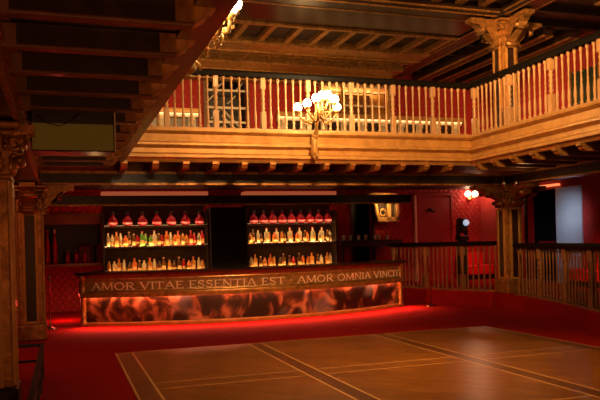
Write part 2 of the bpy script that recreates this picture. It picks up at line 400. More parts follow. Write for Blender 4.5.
for k in range(19):
    x = -2.6 + .68*k
    if x < CXR-.35: MB().box((x-.05, 17.78, ZT+.02), (x+.05, 18.7, ZT+.12)).build('rib', M['gold_old'], e)
MB().box((CXL-3.4, 18.7, ZT-.12), (CXR-.25, WY, ZT+.12)).build('crossbeam', M['gold_old'], e)
MB().box((CXL-3.4, 19.45, ZT-.42), (CXR-.25, WY-.001, ZT-.12)).build('cornice', M['gold_old'], e)
MB().box((CXL-3.4, 18.22, ZT-.03), (CXR-.25, 18.27, ZT+.12)).build('gilt_moulding', M['gold_old'], e)
# ceiling ribs over the pit and in the right bay
e = thing('ceiling_pit', (0, 0, 0), 'gilt ribbed coffers over the dance floor', 'ceiling', kind='structure')
MB().box((-.3, 9.5, ZT+.28), (CXR-.25, CY-.28, ZT+.34)).build('boards', M['brown'], e)
for k in range(16): 
    x = .2 + .6*k
    MB().box((x-.09, 9.5, ZT+.16), (x+.09, CY-.3, ZT+.28)).build('rib', M['gold_old'], e)
e = thing('ceiling_side', (0, 0, 0), 'dark boarded ceiling of the right gallery with small gilt blocks', 'ceiling', kind='structure')
MB().box((CXR+.25, 2, ZT+.14), (WXR, WY, ZT+.2)).build('boards', M['dark'], e)
for k in range(14):
    y = 19.0-.95*k
    mb = MB(); mb.box((CXR+.26, y-.07, ZT+.0), (WXR-.02, y+.07, ZT+.14)); mb.build('rib', M['soffit'], e)
    if y < 13: MB().box((CXR+1.2, y-.1, ZT-.08), (CXR+1.6, y+.1, ZT+.0), bev=.02).build('gilt_block', M['gold_old'], e)
for x in (10.75, 11.5, 12.3):
    b_ = MB().box((x-.13, CY+.3, ZT-.16), (x+.13, WY-.01, ZT+.14)).build('long_beam', M['dark'], e)
    for a in (x-.15, x+.11): MB().box((a, CY+.3, ZT-.19), (a+.04, WY-.01, ZT-.15)).build('gilt_edge', M['gold_old'], b_)

# ------------------------------------------------------------------ columns
def column(cx, cy, z0, z1, cap, arms, label, w=.42, base=.3, base_m=None):
    e = thing('column', (cx, cy, z0), label, 'column', 'gilded square columns')
    h = w/2
    if base: MB().box((cx-h-.05, cy-h-.05, z0), (cx+h+.05, cy+h+.05, z0+base), bev=.03).build('base', base_m or M['gold_old'], e)
    zc = z1-cap
    MB().box((cx-h, cy-h, z0+base), (cx+h, cy+h, zc+.06), bev=.012).build('shaft', M['gold_old'], e)
    for k in range(4):
        a = k*PI/2; c, s = round(math.cos(a)), round(math.sin(a))
        fr = MB(); pn = MB()
        def P(u, d, z): return (cx + c*(h+d) - s*u, cy + s*(h+d) + c*u, z)
        def bx(mb, u0, u1, d0, d1, za, zz):
            a_ = P(u0, d0, za); b_ = P(u1, d1, zz); mb.box(a_, b_)
        zt, zl = zc-.06, z0+base+.06
        bx(pn, -h*.42, h*.42, .002, .012, zl, zt)
        for s1 in (-1, 1): bx(fr, s1*h*.42, s1*h*.62, .0, .03, zl, zt)
        bx(fr, -h*.62, h*.62, .0, .03, zt, zt+.05); bx(fr, -h*.62, h*.62, .0, .03, zl-.05, zl)
        pn.build('inset_panel', M['dark'], e, label='dark recessed strip down the face'); fr.build('panel_moulding', M['gold'], e)
    # capital: necking, acanthus bell, abacus
    cp = MB()
    cp.box((cx-h-.03, cy-h-.03, zc), (cx+h+.03, cy+h+.03, zc+.05), bev=.015)
    cp.box((cx-h-.01, cy-h-.01, zc+.05), (cx+h+.01, cy+h+.01, z1-.08))
    cp.box((cx-h-.12, cy-h-.12, z1-.09), (cx+h+.12, cy+h+.12, z1-.02), bev=.02)
    cp.box((cx-h-.07, cy-h-.07, z1-.15), (cx+h+.07, cy+h+.07, z1-.09), bev=.02)
    for k in range(4):
        a = k*PI/2; c, s = math.cos(a), math.sin(a)
        for u in (-.14, 0, .14):
            cp.ball((cx+c*(h+.02)-s*u, cy+s*(h+.02)+c*u, zc+.14), .045, 8, sz=1.8)
            cp.ball((cx+c*(h+.05)-s*u, cy+s*(h+.05)+c*u, zc+.23), .03, 8)
        for u in (-.2, .2):
            cp.tube([(cx+c*(h+.06+.05*math.cos(t))-s*u, cy+s*(h+.06+.05*math.cos(t))+c*u, z1-.22+.05*math.sin(t)) for t in [i*.5 for i in range(13)]], .022, 6)
    cp.build('capital', M['gold_old'], e)
    # corbel arms
    L, hh = arms
    prof = [(0, z1-hh), (.05, z1-hh-.02), (.10, z1-hh+.03), (.09, z1-hh+.12), (L*.28, z1-hh*.62), (L*.46, z1-hh*.5), (L*.60, z1-hh*.52), (L*.68, z1-hh*.40), (L*.66, z1-hh*.27), (L*.85, z1-hh*.24), (L, z1-hh*.18), (L, z1-.02), (0, z1-.02)]
    for k in range(4):
        a = k*PI/2; c, s = round(math.cos(a)), round(math.sin(a))
        mb = MB()
        mb.prism(prof, lambda p, q: (cx+c*(h+p[0])-s*(-.09 if q == 0 else .09), cy+s*(h+p[0])+c*(-.09 if q == 0 else .09), p[1]))
        mb.prism([(d*1.0, z+.03) for d, z in prof[3:10]], lambda p, q: (cx+c*(h+p[0]+.03)-s*(-.12 if q == 0 else .12), cy+s*(h+p[0]+.03)+c*(-.12 if q == 0 else .12), p[1]+.01))
        for (d, z, r) in ((L*.60, z1-hh*.42, .055), (.10, z1-hh+.06, .045)):
            p0 = (cx+c*(h+d)+s*.17, cy+s*(h+d)-c*.17, z); p1 = (cx+c*(h+d)-s*.17, cy+s*(h+d)+c*.17, z)
            mb.tube([p0, p1], r, 12)
        mb.box((cx+c*(h+L*.55)-.13*abs(s)-.0, cy+s*(h+L*.55)-.13*abs(c), z1-.1), (cx+c*(h+L+.04)+.13*abs(s), cy+s*(h+L+.04)+.13*abs(c), z1-.02))
        mb.build('corbel', M['gold_old'], e)
    return e
column(-.67, 7.25, .012, zb, .55, (.20, .42), 'near gilded column at the left edge with dark inset strips', base=.40, base_m=M['dark'])
column(CXL, CY, 0.0, zb, .52, (.55, .55), 'far left gilded column beside the red carpet and bar', base=.3)
column(CXR, CY, ZP, zb, .52, (.72, .48), 'gilded column on the right platform between the lower balustrades', base=.32)
column(CXR, CY, ZD, ZT-.02, .62, (.72, .68), 'upper gilded column behind the gallery corner carrying the ceiling beams', base=.3)

# ------------------------------------------------------------------ balustrades
def baluster_prof(h, r):
    return [(r*1.1, 0), (r*1.1, h*.05), (r*.6, h*.07), (r*.85, h*.12), (r*1.0, h*.22), (r*.7, h*.34), (r*.5, h*.40), (r*.8, h*.43), (r*.5, h*.46), (r*.55, h*.55), (r*.85, h*.58), (r*.55, h*.61), (r*.6, h*.75), (r*.8, h*.86), (r*.6, h*.91), (r*1.05, h*.94), (r*1.05, h)]
def newel_mb(h, w):
    mb = MB(); mb.box((-w, -w, 0), (w, w, h*.34), bev=.008); mb.box((-w, -w, h*.78), (w, w, h), bev=.008)
    mb.lathe([(w*.9, h*.34), (w*.5, h*.37), (w*.95, h*.41), (w*.5, h*.45), (w*.9, h*.5), (w*.55, h*.54), (w*.9, h*.6), (w*.55, h*.64), (w*.95, h*.7), (w*.6, h*.74), (w*.9, h*.78)], seg=10)
    return mb
def balustrade(path, z0, h, step, every, label, group, bm, rail_m, lead=0, r=.026, newel_w=.05, base_h=.05, nphase=0):
    """path: list of (x, y). Balusters along it, newels at every n-th place."""
    cx, cy = path[0]
    e = thing('balustrade', (cx, cy, z0), label, 'balustrade', group)
    def sweep(prof):
        mb = MB(); n = len(prof); vs = []
        for i, p in enumerate(path):
            ds = []
            if i > 0: ds.append((Vector(p)-Vector(path[i-1])).normalized())
            if i < len(path)-1: ds.append((Vector(path[i+1])-Vector(p)).normalized())
            t = sum(ds, Vector((0, 0))).normalized(); nn = Vector((-t.y, t.x)); k = 1/max(.3, t.dot(ds[0]))
            for d, z in prof: vs.append((p[0]+nn.x*d*k, p[1]+nn.y*d*k, z))
        m_ = len(path); fs = [tuple(range(n)), tuple(range((m_-1)*n, m_*n))]
        for i in range(m_-1):
            for j in range(n): fs.append((i*n+j, i*n+(j+1) % n, (i+1)*n+(j+1) % n, (i+1)*n+j))
        mb.add(vs, fs); return mb
    zt = z0+h
    sweep([(-.075, zt-.11), (-.095, zt-.04), (-.075, zt), (.075, zt), (.095, zt-.04), (.075, zt-.11)]).build('handrail', rail_m, e, label='dark polished handrail')
    sweep([(-.06, z0+.004), (-.06, z0+base_h), (.06, z0+base_h), (.06, z0+.004)]).build('base_rail', bm, e)
    bh = h-.11-base_h
    segs = []; tot = 0
    for a, b in zip(path, path[1:]):
        l = (Vector(b)-Vector(a)).length; segs.append((tot, l, a, b)); tot += l
    n = int((tot-lead)/step); fb = fn = None
    for i in range(n+1):
        s = lead+i*step
        for t0, l, a, b in segs:
            if t0 <= s <= t0+l+1e-6:
                t = (s-t0)/l; p = (a[0]+(b[0]-a[0])*t, a[1]+(b[1]-a[1])*t, z0+base_h); break
        else: continue
        if every and i % every == nphase:
            if fn is None: fn = newel_mb(bh, newel_w).build('newel_post', bm, e, off=(0, 0, 0)); fn.location = Vector(p)-wloc(e)
            else: inst(fn, e, p)
        else:
            if fb is None: fb = MB().lathe(baluster_prof(bh, r), seg=8).build('baluster', bm, e, off=(0, 0, 0)); fb.location = Vector(p)-wloc(e)
            else: inst(fb, e, p)
    return e
G = 'turned wooden balustrades'
balustrade([(XL+.0, YB+.06), (XR+.04, YB+.06)], ZD+.02, 1.15, .155, 6, 'long balustrade on the back gallery above the bar', G, M['oak'], M['rail'], lead=.10, nphase=5, r=.03)
balustrade([(XR+.06, YB-.06), (XR+.06, 6.0)], ZD+.02, 1.15, .155, 8, 'balustrade on the right gallery rising to the upper right', G, M['oak'], M['rail'], lead=.0, nphase=0, r=.03)
balustrade([(XL-.06, YB-.06), (XL-.06, 4.0)], ZD+.02, 1.15, .155, 8, 'balustrade on the left gallery above the joists', G, M['oak'], M['rail'], lead=.0, nphase=0, r=.03)
LP = [(a+.06, b) for a, b in EDGE]
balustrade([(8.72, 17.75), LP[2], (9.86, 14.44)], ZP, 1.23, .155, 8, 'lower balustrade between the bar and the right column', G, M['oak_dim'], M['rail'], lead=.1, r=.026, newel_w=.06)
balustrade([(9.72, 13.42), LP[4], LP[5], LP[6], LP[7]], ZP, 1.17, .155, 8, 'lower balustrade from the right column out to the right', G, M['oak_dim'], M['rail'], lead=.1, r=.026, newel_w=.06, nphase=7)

# ------------------------------------------------------------------ candelabra sconces on the gallery fascia
def sconce(bx, by, zbase, axis, reach, ztop, label):
    """bracket on the fascia; stem, six scrolled arms with globe bulbs. axis = direction along the fascia"""
    e = thing('candelabra_sconce', (bx, by, zbase), label, 'wall light', 'gilt candelabra lights on the gallery front')
    al = Vector((1, 0, 0)) if axis == 'x' else Vector((0, 1, 0))
    ou = Vector((0, -1, 0)) if axis == 'x' else Vector((1, 0, 0))
    B = Vector((bx, by, zbase))
    def P(a, o, z): return B + al*a + ou*o + Vector((0, 0, z))
    mb = MB()
    mb.tube([P(0, .0, .0), P(0, .03, .12), P(0, .02, .28), P(0, .05, .42)], [.05, .09, .06, .07], 8)
    mb.ball(P(0, .08, .02), .06, 10); mb.ball(P(0, .08, .44), .07, 10)
    mb.tube([P(0, .10+.08*math.cos(t), -.0+.08*math.sin(t)) for t in [i*.5 for i in range(11)]], .02, 6)
    mb.build('wall_bracket', M['gold'], e)
    st = MB(); H = ztop-zbase
    st.tube([P(0, .06, .4), P(0, .14, .5), P(0, .22, H*.62), P(0, .26, H*.78), P(0, .26, H*.95)], [.045, .05, .04, .055, .03], 8)
    st.ball(P(0, .26, H*.72), .07, 10)
    st.build('stem', M['gold'], e)
    for a, o, z in ((-.42, .30, -.20), (-.27, .42, -.14), (-.12, .50, -.05), (.03, .42, .02), (.17, .36, .05), (.29, .42, -.04), (.38, .30, -.17)):
        o = .26+(o-.26)*reach; arm = MB()
        arm.tube([P(0, .26, H*.74), P(a*.35, .27+(o-.26)*.5, H*.70+z*.5-.08), P(a*.8, o, H+z-.24), P(a, o, H+z-.14)], [.028, .024, .02, .02], 6)
        arm.tube([P(a*.55+.05*math.cos(t), .27+(o-.26)*.6, H+z-.3+.05*math.sin(t)) for t in [i*.6 for i in range(10)]], .012, 6)
        c = P(a, o, H+z-.14)
        arm.lathe([(.015, 0), (.05, .03), (.055, .06), (.02, .065)], c, 10)
        ar = arm.build('arm', M['gold'], e)
        MB().ball(c+Vector((0, 0, .125)), .08, 12).build('globe_bulb', M['bulb'], ar, label='glowing round bulb')
    return e
sconce(4.72, YB-.12, 3.32, 'x', 1., 4.47, 'gilt candelabra light with glowing globes on the back gallery front')
sconce(XL+.12, 6.75, 3.40, 'y', 1.0, 4.1, 'gilt candelabra light on the left gallery edge, cut by the top of the photo')
WARM = (1, .60, .22)
point('back_candelabra_glow', (4.75, YB-.75, 4.45), 42, WARM, .25)
point('left_candelabra_glow', (XL+.85, 6.75, 4.3), 32, WARM, .25)

# ------------------------------------------------------------------ the bar
def circle3(a, b, c):
    ax, ay = a; bx, by = b; cx, cy = c; d = 2*(ax*(by-cy)+bx*(cy-ay)+cx*(ay-by))
    ux = ((ax*ax+ay*ay)*(by-cy)+(bx*bx+by*by)*(cy-ay)+(cx*cx+cy*cy)*(ay-by))/d
    uy = ((ax*ax+ay*ay)*(cx-bx)+(bx*bx+by*by)*(ax-cx)+(cx*cx+cy*cy)*(bx-ax))/d
    return ux, uy, math.hypot(ax-ux, ay-uy)
BA, BMID, BC = (.43, 15.86), (4.5, 14.90), (8.10, 16.12)
cxb, cyb, RB = circle3(BA, BMID, BC)
a0 = math.atan2(BA[1]-cyb, BA[0]-cxb); a1 = math.atan2(BC[1]-cyb, BC[0]-cxb)
def arc(t, d, z):
    a = a0+(a1-a0)*t; return Vector((cxb+(RB+d)*math.cos(a), cyb+(RB+d)*math.sin(a), z))
ARCLEN = RB*abs(a1-a0)
def arc_sweep(prof, t0=0., t1=1., n=48):
    mb = MB(); k = len(prof); vs = []
    for i in range(n+1):
        for d, z in prof: vs.append(arc(t0+(t1-t0)*i/n, d, z))
    fs = [tuple(range(k)), tuple(range(n*k, (n+1)*k))]
    for i in range(n):
        for j in range(k): fs.append((i*k+j, i*k+(j+1) % k, (i+1)*k+(j+1) % k, (i+1)*k+j))
    return mb.add(vs, fs)
bar = thing('bar_counter', (4.5, 15.5, 0), 'long curved bar with gilt lettered frieze and painted front', 'bar')
e_t = .03/ARCLEN
arc_sweep([(-.75, 1.10), (-.75, 1.16), (.20, 1.16), (.22, 1.14), (.20, 1.10)], -.012, 1.012).build('countertop', M['dark'], bar, label='dark polished counter top')
arc_sweep([(-.7, .03), (-.7, 1.098), (.0, 1.098), (.0, .03)]).build('carcass', M['black'], bar)
arc_sweep([(.003, 1.03), (.003, 1.098), (.16, 1.098), (.12, 1.06), (.10, 1.03)], -.004, 1.004).build('cornice', M['brown'], bar)
arc_sweep([(.003, .73), (.003, 1.028), (.06, 1.028), (.06, .73)], -.003, 1.003).build('frieze', M['frieze'], bar)
for za in (.735, .985): arc_sweep([(.062, za), (.062, za+.035), (.085, za+.035), (.09, za+.015), (.085, za)], -.003, 1.003).build('frieze_moulding', M['gold_old'], bar)
arc_sweep([(.003, .655), (.003, .728), (.13, .728), (.14, .70), (.14, .615), (.115, .615), (.11, .655)], -.004, 1.004).build('ledge', M['gold_old'], bar)
arc_sweep([(.03, .638), (.03, .653), (.09, .653), (.09, .638)], .002, .998).build('light_strip', M['led'], bar, label='glowing coral light strip under the ledge')
arc_sweep([(.003, .085), (.003, .628), (.012, .628), (.012, .085)], .002, .998).build('painted_front', M['painting'], bar, label='dark figure painting in browns and flesh tones')
arc_sweep([(.002, .002), (.002, .08), (.05, .08), (.06, .06), (.06, .002)], -.003, 1.003).build('plinth', M['gold'], bar)
for t in (0.0, 1.0):
    mb = MB(); ca = arc(t, .05, 0)
    mb.lathe([(.09, .0), (.09, .08), (.055, .1), (.06, .6), (.075, .64), (.09, .7), (.10, .73), (.08, .78), (.08, .98), (.10, 1.03), (.11, 1.09)], ca, 12)
    mb.build('end_post', M['gold_old'], bar)

# serif capitals built from strokes; unit box, width given per letter
def bend(cx_, cy_, rx, ry, a, b, n=14): return [(cx_+rx*math.cos(a+(b-a)*i/n), cy_+ry*math.sin(a+(b-a)*i/n)) for i in range(n+1)]
T_, t_ = .15, .075
GL = {
 'A': (.82, [([(.08,0),(.41,1)], t_), ([(.41,1),(.74,0)], T_), ([(.2,.34),(.63,.34)], t_)], [(.08,0),(.74,0)]),
 'M': (1.0, [([(.12,0),(.17,1)], t_), ([(.17,1),(.5,.08)], T_), ([(.5,.08),(.83,1)], t_), ([(.83,1),(.88,0)], T_)], [(.12,0),(.88,0),(.14,1),(.86,1)]),
 'O': (.92, [(bend(.46,.5,.36,.47,0,2*PI,22), .12)], []),
 'R': (.78, [([(.16,0),(.16,1)], T_), ([(.16,.96)]+bend(.38,.73,.24,.23,PI/2,-PI/2)+[(.16,.5)], .09), ([(.36,.5),(.7,0)], T_)], [(.16,0),(.16,1),(.7,0)]),
 'V': (.82, [([(.08,1),(.41,0)], T_), ([(.41,0),(.74,1)], t_)], [(.08,1),(.74,1)]),
 'I': (.36, [([(.18,0),(.18,1)], T_)], [(.18,0),(.18,1)]),
 'T': (.74, [([(.37,0),(.37,1)], T_), ([(.05,.96),(.69,.96)], t_), ([(.06,1),(.06,.8)], t_), ([(.68,1),(.68,.8)], t_)], [(.37,0)]),
 'E': (.66, [([(.16,0),(.16,1)], T_), ([(.16,.96),(.58,.96)], t_), ([(.16,.52),(.48,.52)], t_), ([(.16,.04),(.6,.04)], t_), ([(.58,1),(.58,.82)], t_), ([(.6,0),(.6,.2)], t_)], [(.16,0),(.16,1)]),
 'S': (.64, [(bend(.32,.74,.2,.22,.35,PI*1.15)+[(.32,.51)]+bend(.32,.26,.22,.23,PI*.42,-PI*.88), .11), ([(.52,.95),(.52,.76)], t_), ([(.1,.06),(.1,.26)], t_)], []),
 'N': (.86, [([(.15,0),(.15,1)], t_), ([(.15,1),(.71,0)], T_), ([(.71,0),(.71,1)], t_)], [(.15,0),(.71,1),(.15,1)]),
 'C': (.80, [(bend(.45,.5,.36,.47,.75,2*PI-.75,18), .12), ([(.72,.95),(.72,.72)], t_)], []),
 '\u00b7': (.34, [([(.12,.5),(.24,.5)], .13)], []),
 ' ': (.36, [], []),
}
def lettering(text, t_from, t_to, z, h, depth):
    tot = sum(GL[c][0] for c in text); L = (t_to-t_from)*ARCLEN; kx = L/tot; s0 = t_from*ARCLEN
    def put(q):   # quad in (s, y) unit -> prism
        mb.prism(q, lambda p, k: arc((s0+p[0]*kx)/ARCLEN, .062+(depth if k else 0), z+p[1]*h))
    for c in text:
        w, strokes, serifs = GL[c]; mb = MB()
        for pts, th in strokes:
            for (xa, ya), (xb, yb) in zip(pts, pts[1:]):
                dx, dy = (xb-xa)*kx, (yb-ya)*h; l = math.hypot(dx, dy) or 1; nx, ny = -dy/l*th*.5*h, dx/l*th*.5*h
                put([(xa+nx/kx, ya+ny/h), (xa-nx/kx, ya-ny/h), (xb-nx/kx, yb-ny/h), (xb+nx/kx, yb+ny/h)])
        for xs_, ys_ in serifs:
            y0_, y1_ = (0, .05) if ys_ == 0 else (.95, 1)
            put([(xs_-.14, y0_), (xs_+.14, y0_), (xs_+.14, y1_), (xs_-.14, y1_)])
        s0 += w*kx
        if strokes: mb.build('letter', M['letter'], bar, label='raised pale gilt letter')
lettering('AMOR VITAE ESSENTIA EST \u00b7 AMOR OMNIA VINCIT', .025, .99, .775, .155, .02)

for i in range(12):   # the same strip, thrown down on to the carpet
    t = (i+.5)/12
    o = area('bar_strip_light', arc(t, .125, .606), arc(t, .62, 0), ARCLEN/12*.95, 6.5, (1, .21, .12), sy=.03, spread=1.5)
    d = (arc(t, .62, 0)-arc(t, .125, .606)).normalized(); tx = (arc(t+.01, 0, 0)-arc(t-.01, 0, 0)).normalized()
    o.rotation_euler = Matrix((tx, (-d).cross(tx), -d)).transposed().to_euler()

# ------------------------------------------------------------------ back bar shelving
def shelf_unit(x0, x1, label):
    e = thing('back_bar_shelving', ((x0+x1)/2, 19.5, 0), label, 'shelving', 'back bar shelf units')
    y0, y1 = 19.25, 19.76
    MB().box((x0+.04, y1-.03, .9), (x1-.04, y1, 3.0)).build('back_panel', M['mirror'], e)
    for x in (x0, x1-.04): MB().box((x, y0, .0), (x+.04, y1, 2.62)).build('side_panel', M['dark'], e)
    for z in (.97, 1.69, 2.25):
        sh = MB().box((x0+.04, y0, z-.04), (x1-.04, y1-.03, z)).build('shelf', M['brown'], e)
        MB().box((x0+.05, y1-.06, z+.002), (x1-.05, y1-.031, z+.016)).build('light_strip', M['led_warm'], sh, label='warm glowing strip along the back of the shelf')
    MB().box((x0+.04, y0+.02, .0), (x1-.04, y1-.03, .86)).build('cupboard', M['dark'], e)
    MB().box((x0, y0, 3.06), (x1, y1, 3.17)).build('light_box', M['strip'], e, label='pink glowing light box along the top')
    return e
U = ((1.03, 3.88), (4.95, 7.72))
shelf_unit(*U[0], 'lit bottle shelves behind the left half of the bar')
shelf_unit(*U[1], 'lit bottle shelves behind the right half of the bar')
tag(MB().box((3.90, 19.1, 0), (4.93, 19.75, 2.72), bev=.02).build('pillar_cabinet', M['blackfab']), 'plain black cabinet column between the two lit shelf units', 'cabinet')['kind'] = 'thing'

GLASS = {
 'amber': mat('amber_glass', (.75, .28, .05), .15, trans=.45, bump=.02), 'clear': mat('clear_glass', (.85, .72, .5), .1, trans=.5, bump=.02),
 'green': mat('green_glass', (.22, .5, .10), .15, trans=.45, bump=.02), 'red': mat('red_glass', (.55, .02, .03), .15, trans=.4, bump=.02),
 'brown': mat('brown_glass', (.16, .06, .02), .15, trans=.3, bump=.02), 'orange': mat('orange_glass', (.85, .22, .04), .15, trans=.45, bump=.02)}
CAPM = {'gold': M['brass_dark'], 'black': M['black'], 'red': M['redpaint']}
LABM = mat('paper_label', (.62, .36, .13), .7, noise=(.5, .26, .08))
def bottle_proto(col, shape, h):
    e = thing('bottle', (0, 0, -5)); 
    r = {'slim': .050, 'round': .062, 'square': .058}[shape]
    mb = MB()
    if shape == 'square':
        mb.box((-r, -r, 0), (r, r, h*.72), bev=.012); mb.lathe([(r*.8, h*.71), (r*.45, h*.78), (.024, h*.82), (.024, h*.95)], seg=10)
    else:
        mb.lathe([(r*.9, 0), (r, .01), (r, h*.66), (r*.85, h*.74), (.026, h*.83), (.024, h*.95)], seg=10)
    mb.build('glass_body', GLASS[col], e, off=(0, 0, 0))
    MB().lathe([(.027, h*.92), (.027, h)], seg=8).build('cap', CAPM[random.choice(list(CAPM))], e, off=(0, 0, 0))
    lb = MB()
    if shape == 'square': lb.box((-r*.8, -r-.003, h*.14), (r*.8, -r+.001, h*.42))
    else: lb.lathe([(r+.002, h*.16), (r+.002, h*.4)], seg=10)
    lb.build('paper_label', LABM, e, off=(0, 0, 0))
    return e
ORD = ['first', 'second', 'third', 'fourth', 'fifth', 'sixth', 'seventh', 'eighth', 'ninth', 'tenth', 'eleventh', 'twelfth', 'thirteenth', 'fourteenth', 'fifteenth', 'sixteenth', 'seventeenth', 'eighteenth', 'nineteenth', 'twentieth', 'twenty-first', 'twenty-second', 'twenty-third', 'twenty-fourth']
PROTO = {}
def put_bottle(key, loc, label, group):
    if key not in PROTO:
        PROTO[key] = bottle_proto(*key); o = PROTO[key]; o.location = loc
    else: o = copy_thing(PROTO[key], loc)
    return tag(o, label, 'bottle', group)
ROWS = [
 (0, 1.692, ['clear','clear','amber','clear','orange','brown','brown','red','green','green','green','clear','brown','red','orange','clear','orange','orange','amber','amber','red','red','clear','red'], 'lit middle shelf of the left unit'),
 (1, 1.692, ['amber','brown','clear','brown','clear','amber','orange','clear','amber','brown','clear','red','orange','clear','brown','amber','clear','amber','clear','clear','brown','clear'], 'lit middle shelf of the right unit'),
 (0, .972, ['amber','clear','amber','clear','brown','orange','brown','clear','amber','clear','brown','brown','amber','brown','brown','red','orange','amber','clear','amber'], 'bottom shelf of the left unit'),
 (1, .972, ['clear','amber','brown','amber','orange','amber','brown','brown','brown','red','brown','orange','orange','amber','brown','clear','amber','clear'], 'bottom shelf of the right unit')]
for u, z, cols, where in ROWS:
    x0, x1 = U[u]; n = len(cols)
    for i, c in enumerate(cols):
        shape = ('slim', 'round', 'square')[(i*7+u) % 3]; h = (.34, .40, .30)[(i*5+u*2) % 3] + (.03 if c == 'clear' else 0)
        x = x0+.15+(x1-x0-.3)*i/(n-1)+random.uniform(-.012, .012)
        put_bottle((c, shape, round(h, 2)), (x, 19.38+.14*(i % 2), z), f'{c} bottle, {ORD[i]} from the left on the {where}', 'bottles on the '+where)
# round red decanters along the top shelves
def decanter():
    e = thing('decanter', (0, 0, 0))
    MB().lathe([(.08, 0), (.11, .02), (.132, .09), (.122, .17), (.07, .23), (.04, .26), (.04, .29), (.065, .31)], seg=14).build('glass_body', GLASS['red'], e, off=(0, 0, 0))
    MB().lathe([(.09, .004), (.13, .06), (.137, .09), (.133, .095)], seg=14).build('pink_band', M['pink'], e, off=(0, 0, 0))
    mb = MB(); mb.ball((0, 0, .34), .045, 10); mb.build('stopper', M['grey'], e, off=(0, 0, 0))
    return e
dp = None
for u, n, where in ((0, 7, 'left'), (1, 9, 'right')):
    x0, x1 = U[u]
    for i in range(n):
        loc = (x0+.28+(x1-x0-.5)*i/(n-1), 19.45, 2.252)
        if dp is None: dp = decanter(); dp.location = loc; o = dp
        else: o = copy_thing(dp, loc)
        tag(o, f'round red decanter, {ORD[i]} from the left on the top shelf of the {where} unit', 'decanter', f'red decanters on the {where} top shelf')

e = thing('side_shelf', (8.6, 19.3, 1.62), 'dark wall shelf across the red wall right of the lit shelves', 'shelf')
MB().box((7.74, 19.05, 1.64), (9.75, 19.799, 1.70), bev=.01).build('board', M['black'], e)
MB().box((7.74, 19.05, 1.50), (9.75, 19.10, 1.638)).build('apron', M['dark'], e)
for x in (7.85, 9.65): MB().box((x-.03, 19.15, .0 if x < 8.5 else ZP+.001), (x+.03, 19.25, 1.638)).build('leg', M['dark'], e)
gp = None
for i in range(7):
    loc = (7.95+.24*i+random.uniform(-.04, .04), 19.3+.1*(i % 2), 1.702)
    if gp is None:
        gp = thing('drinking_glass', loc); o = gp
        MB().lathe([(.045, 0), (.05, .01), (.055, .15), (.05, .15), (.044, .02)], seg=10).build('tumbler', GLASS['clear'], gp, off=(0, 0, 0))
    else: o = copy_thing(gp, loc)
    tag(o, f'small clear tumbler, {ORD[i]} from the left on the dark shelf right of the lit shelves', 'glass', 'tumblers on the dark side shelf')

# ------------------------------------------------------------------ left of the bar: pass-through with sill, dim lounge inside
e = thing('window_1', (.3, WY, 1.28), 'dark serving hatch in the red wall left of the bar', 'window', kind='structure')
MB().box((-.55, WY-.07, 1.2), (-.43, WY+.1, 2.4)).build('jamb', M['brown'], e)
MB().box((-.55, WY-.25, 1.2), (1.02, WY+.2, 1.28)).build('sill', M['brown'], e)
MB().box((-.43, WY-.05, 2.33), (1.02, WY+.1, 2.62)).build('lintel', M['brown'], e)
mb = MB(); mb.box((-1.5, WY+2.2, .8), (2.0, WY+2.3, 3.0)); mb.box((-1.5, WY+.26, 2.9), (2, WY+2.3, 3.0)); mb.box((-1.5, WY+.26, .8), (-1.4, WY+2.2, 2.9)); mb.box((1.9, WY+.26, .8), (2.0, WY+2.2, 2.9)); mb.box((-1.5, WY+.26, .7), (2.0, WY+2.3, .8))
mb.build('room_behind', M['black'], e)
for i, x in enumerate((.14, .36, .58)):
    e = thing('candle_glass', (x, WY-.12, 1.281), ('left', 'middle', 'right')[i].join(('red candle glass, ', ' of three on the serving hatch sill')), 'candle', 'red candle glasses on the hatch sill')
    MB().lathe([(.05, 0), (.055, .02), (.055, .2), (.05, .24), (.048, .24)], (x, WY-.12, 1.281), 12).build('glass', GLASS['red'], e)
    MB().lathe([(.018, .24), (.015, .34), (.004, .38)], (x, WY-.12, 1.281), 8).build('candle', M['redpaint'], e)
for i, x in enumerate((-.36, -.18)):
    e = thing('tall_bottle', (x, WY-.12, 1.281), ('tall red bottle nearest the hatch jamb on the sill', 'slim tall bottle with pale neck on the hatch sill')[i], 'bottle')
    MB().lathe([(.055, 0), (.06, .02), (.06, .5), (.025, .66), (.022, .85)], (x, WY-.12, 1.281), 12).build('glass_body', GLASS['red'], e)
    MB().lathe([(.026, .82), (.026, .92)], (x, WY-.12, 1.281), 10).build('cap', M['cream'] if i else M['redpaint'], e)
for i, x in enumerate((.62, 1.12)):
    e = thing('armchair', (x, WY+1.0, .8), ('red armchair seen through the serving hatch', 'second red armchair in the hatch, half hidden by the bottle shelves')[i], 'chair')
    MB().box((x-.2, WY+.8, .802), (x+.2, WY+1.25, 1.28), bev=.05).build('seat', M['redpaint'], e)
    MB().box((x-.2, WY+1.15, 1.2), (x+.2, WY+1.3, 1.78), bev=.06).build('backrest', M['redpaint'], e)

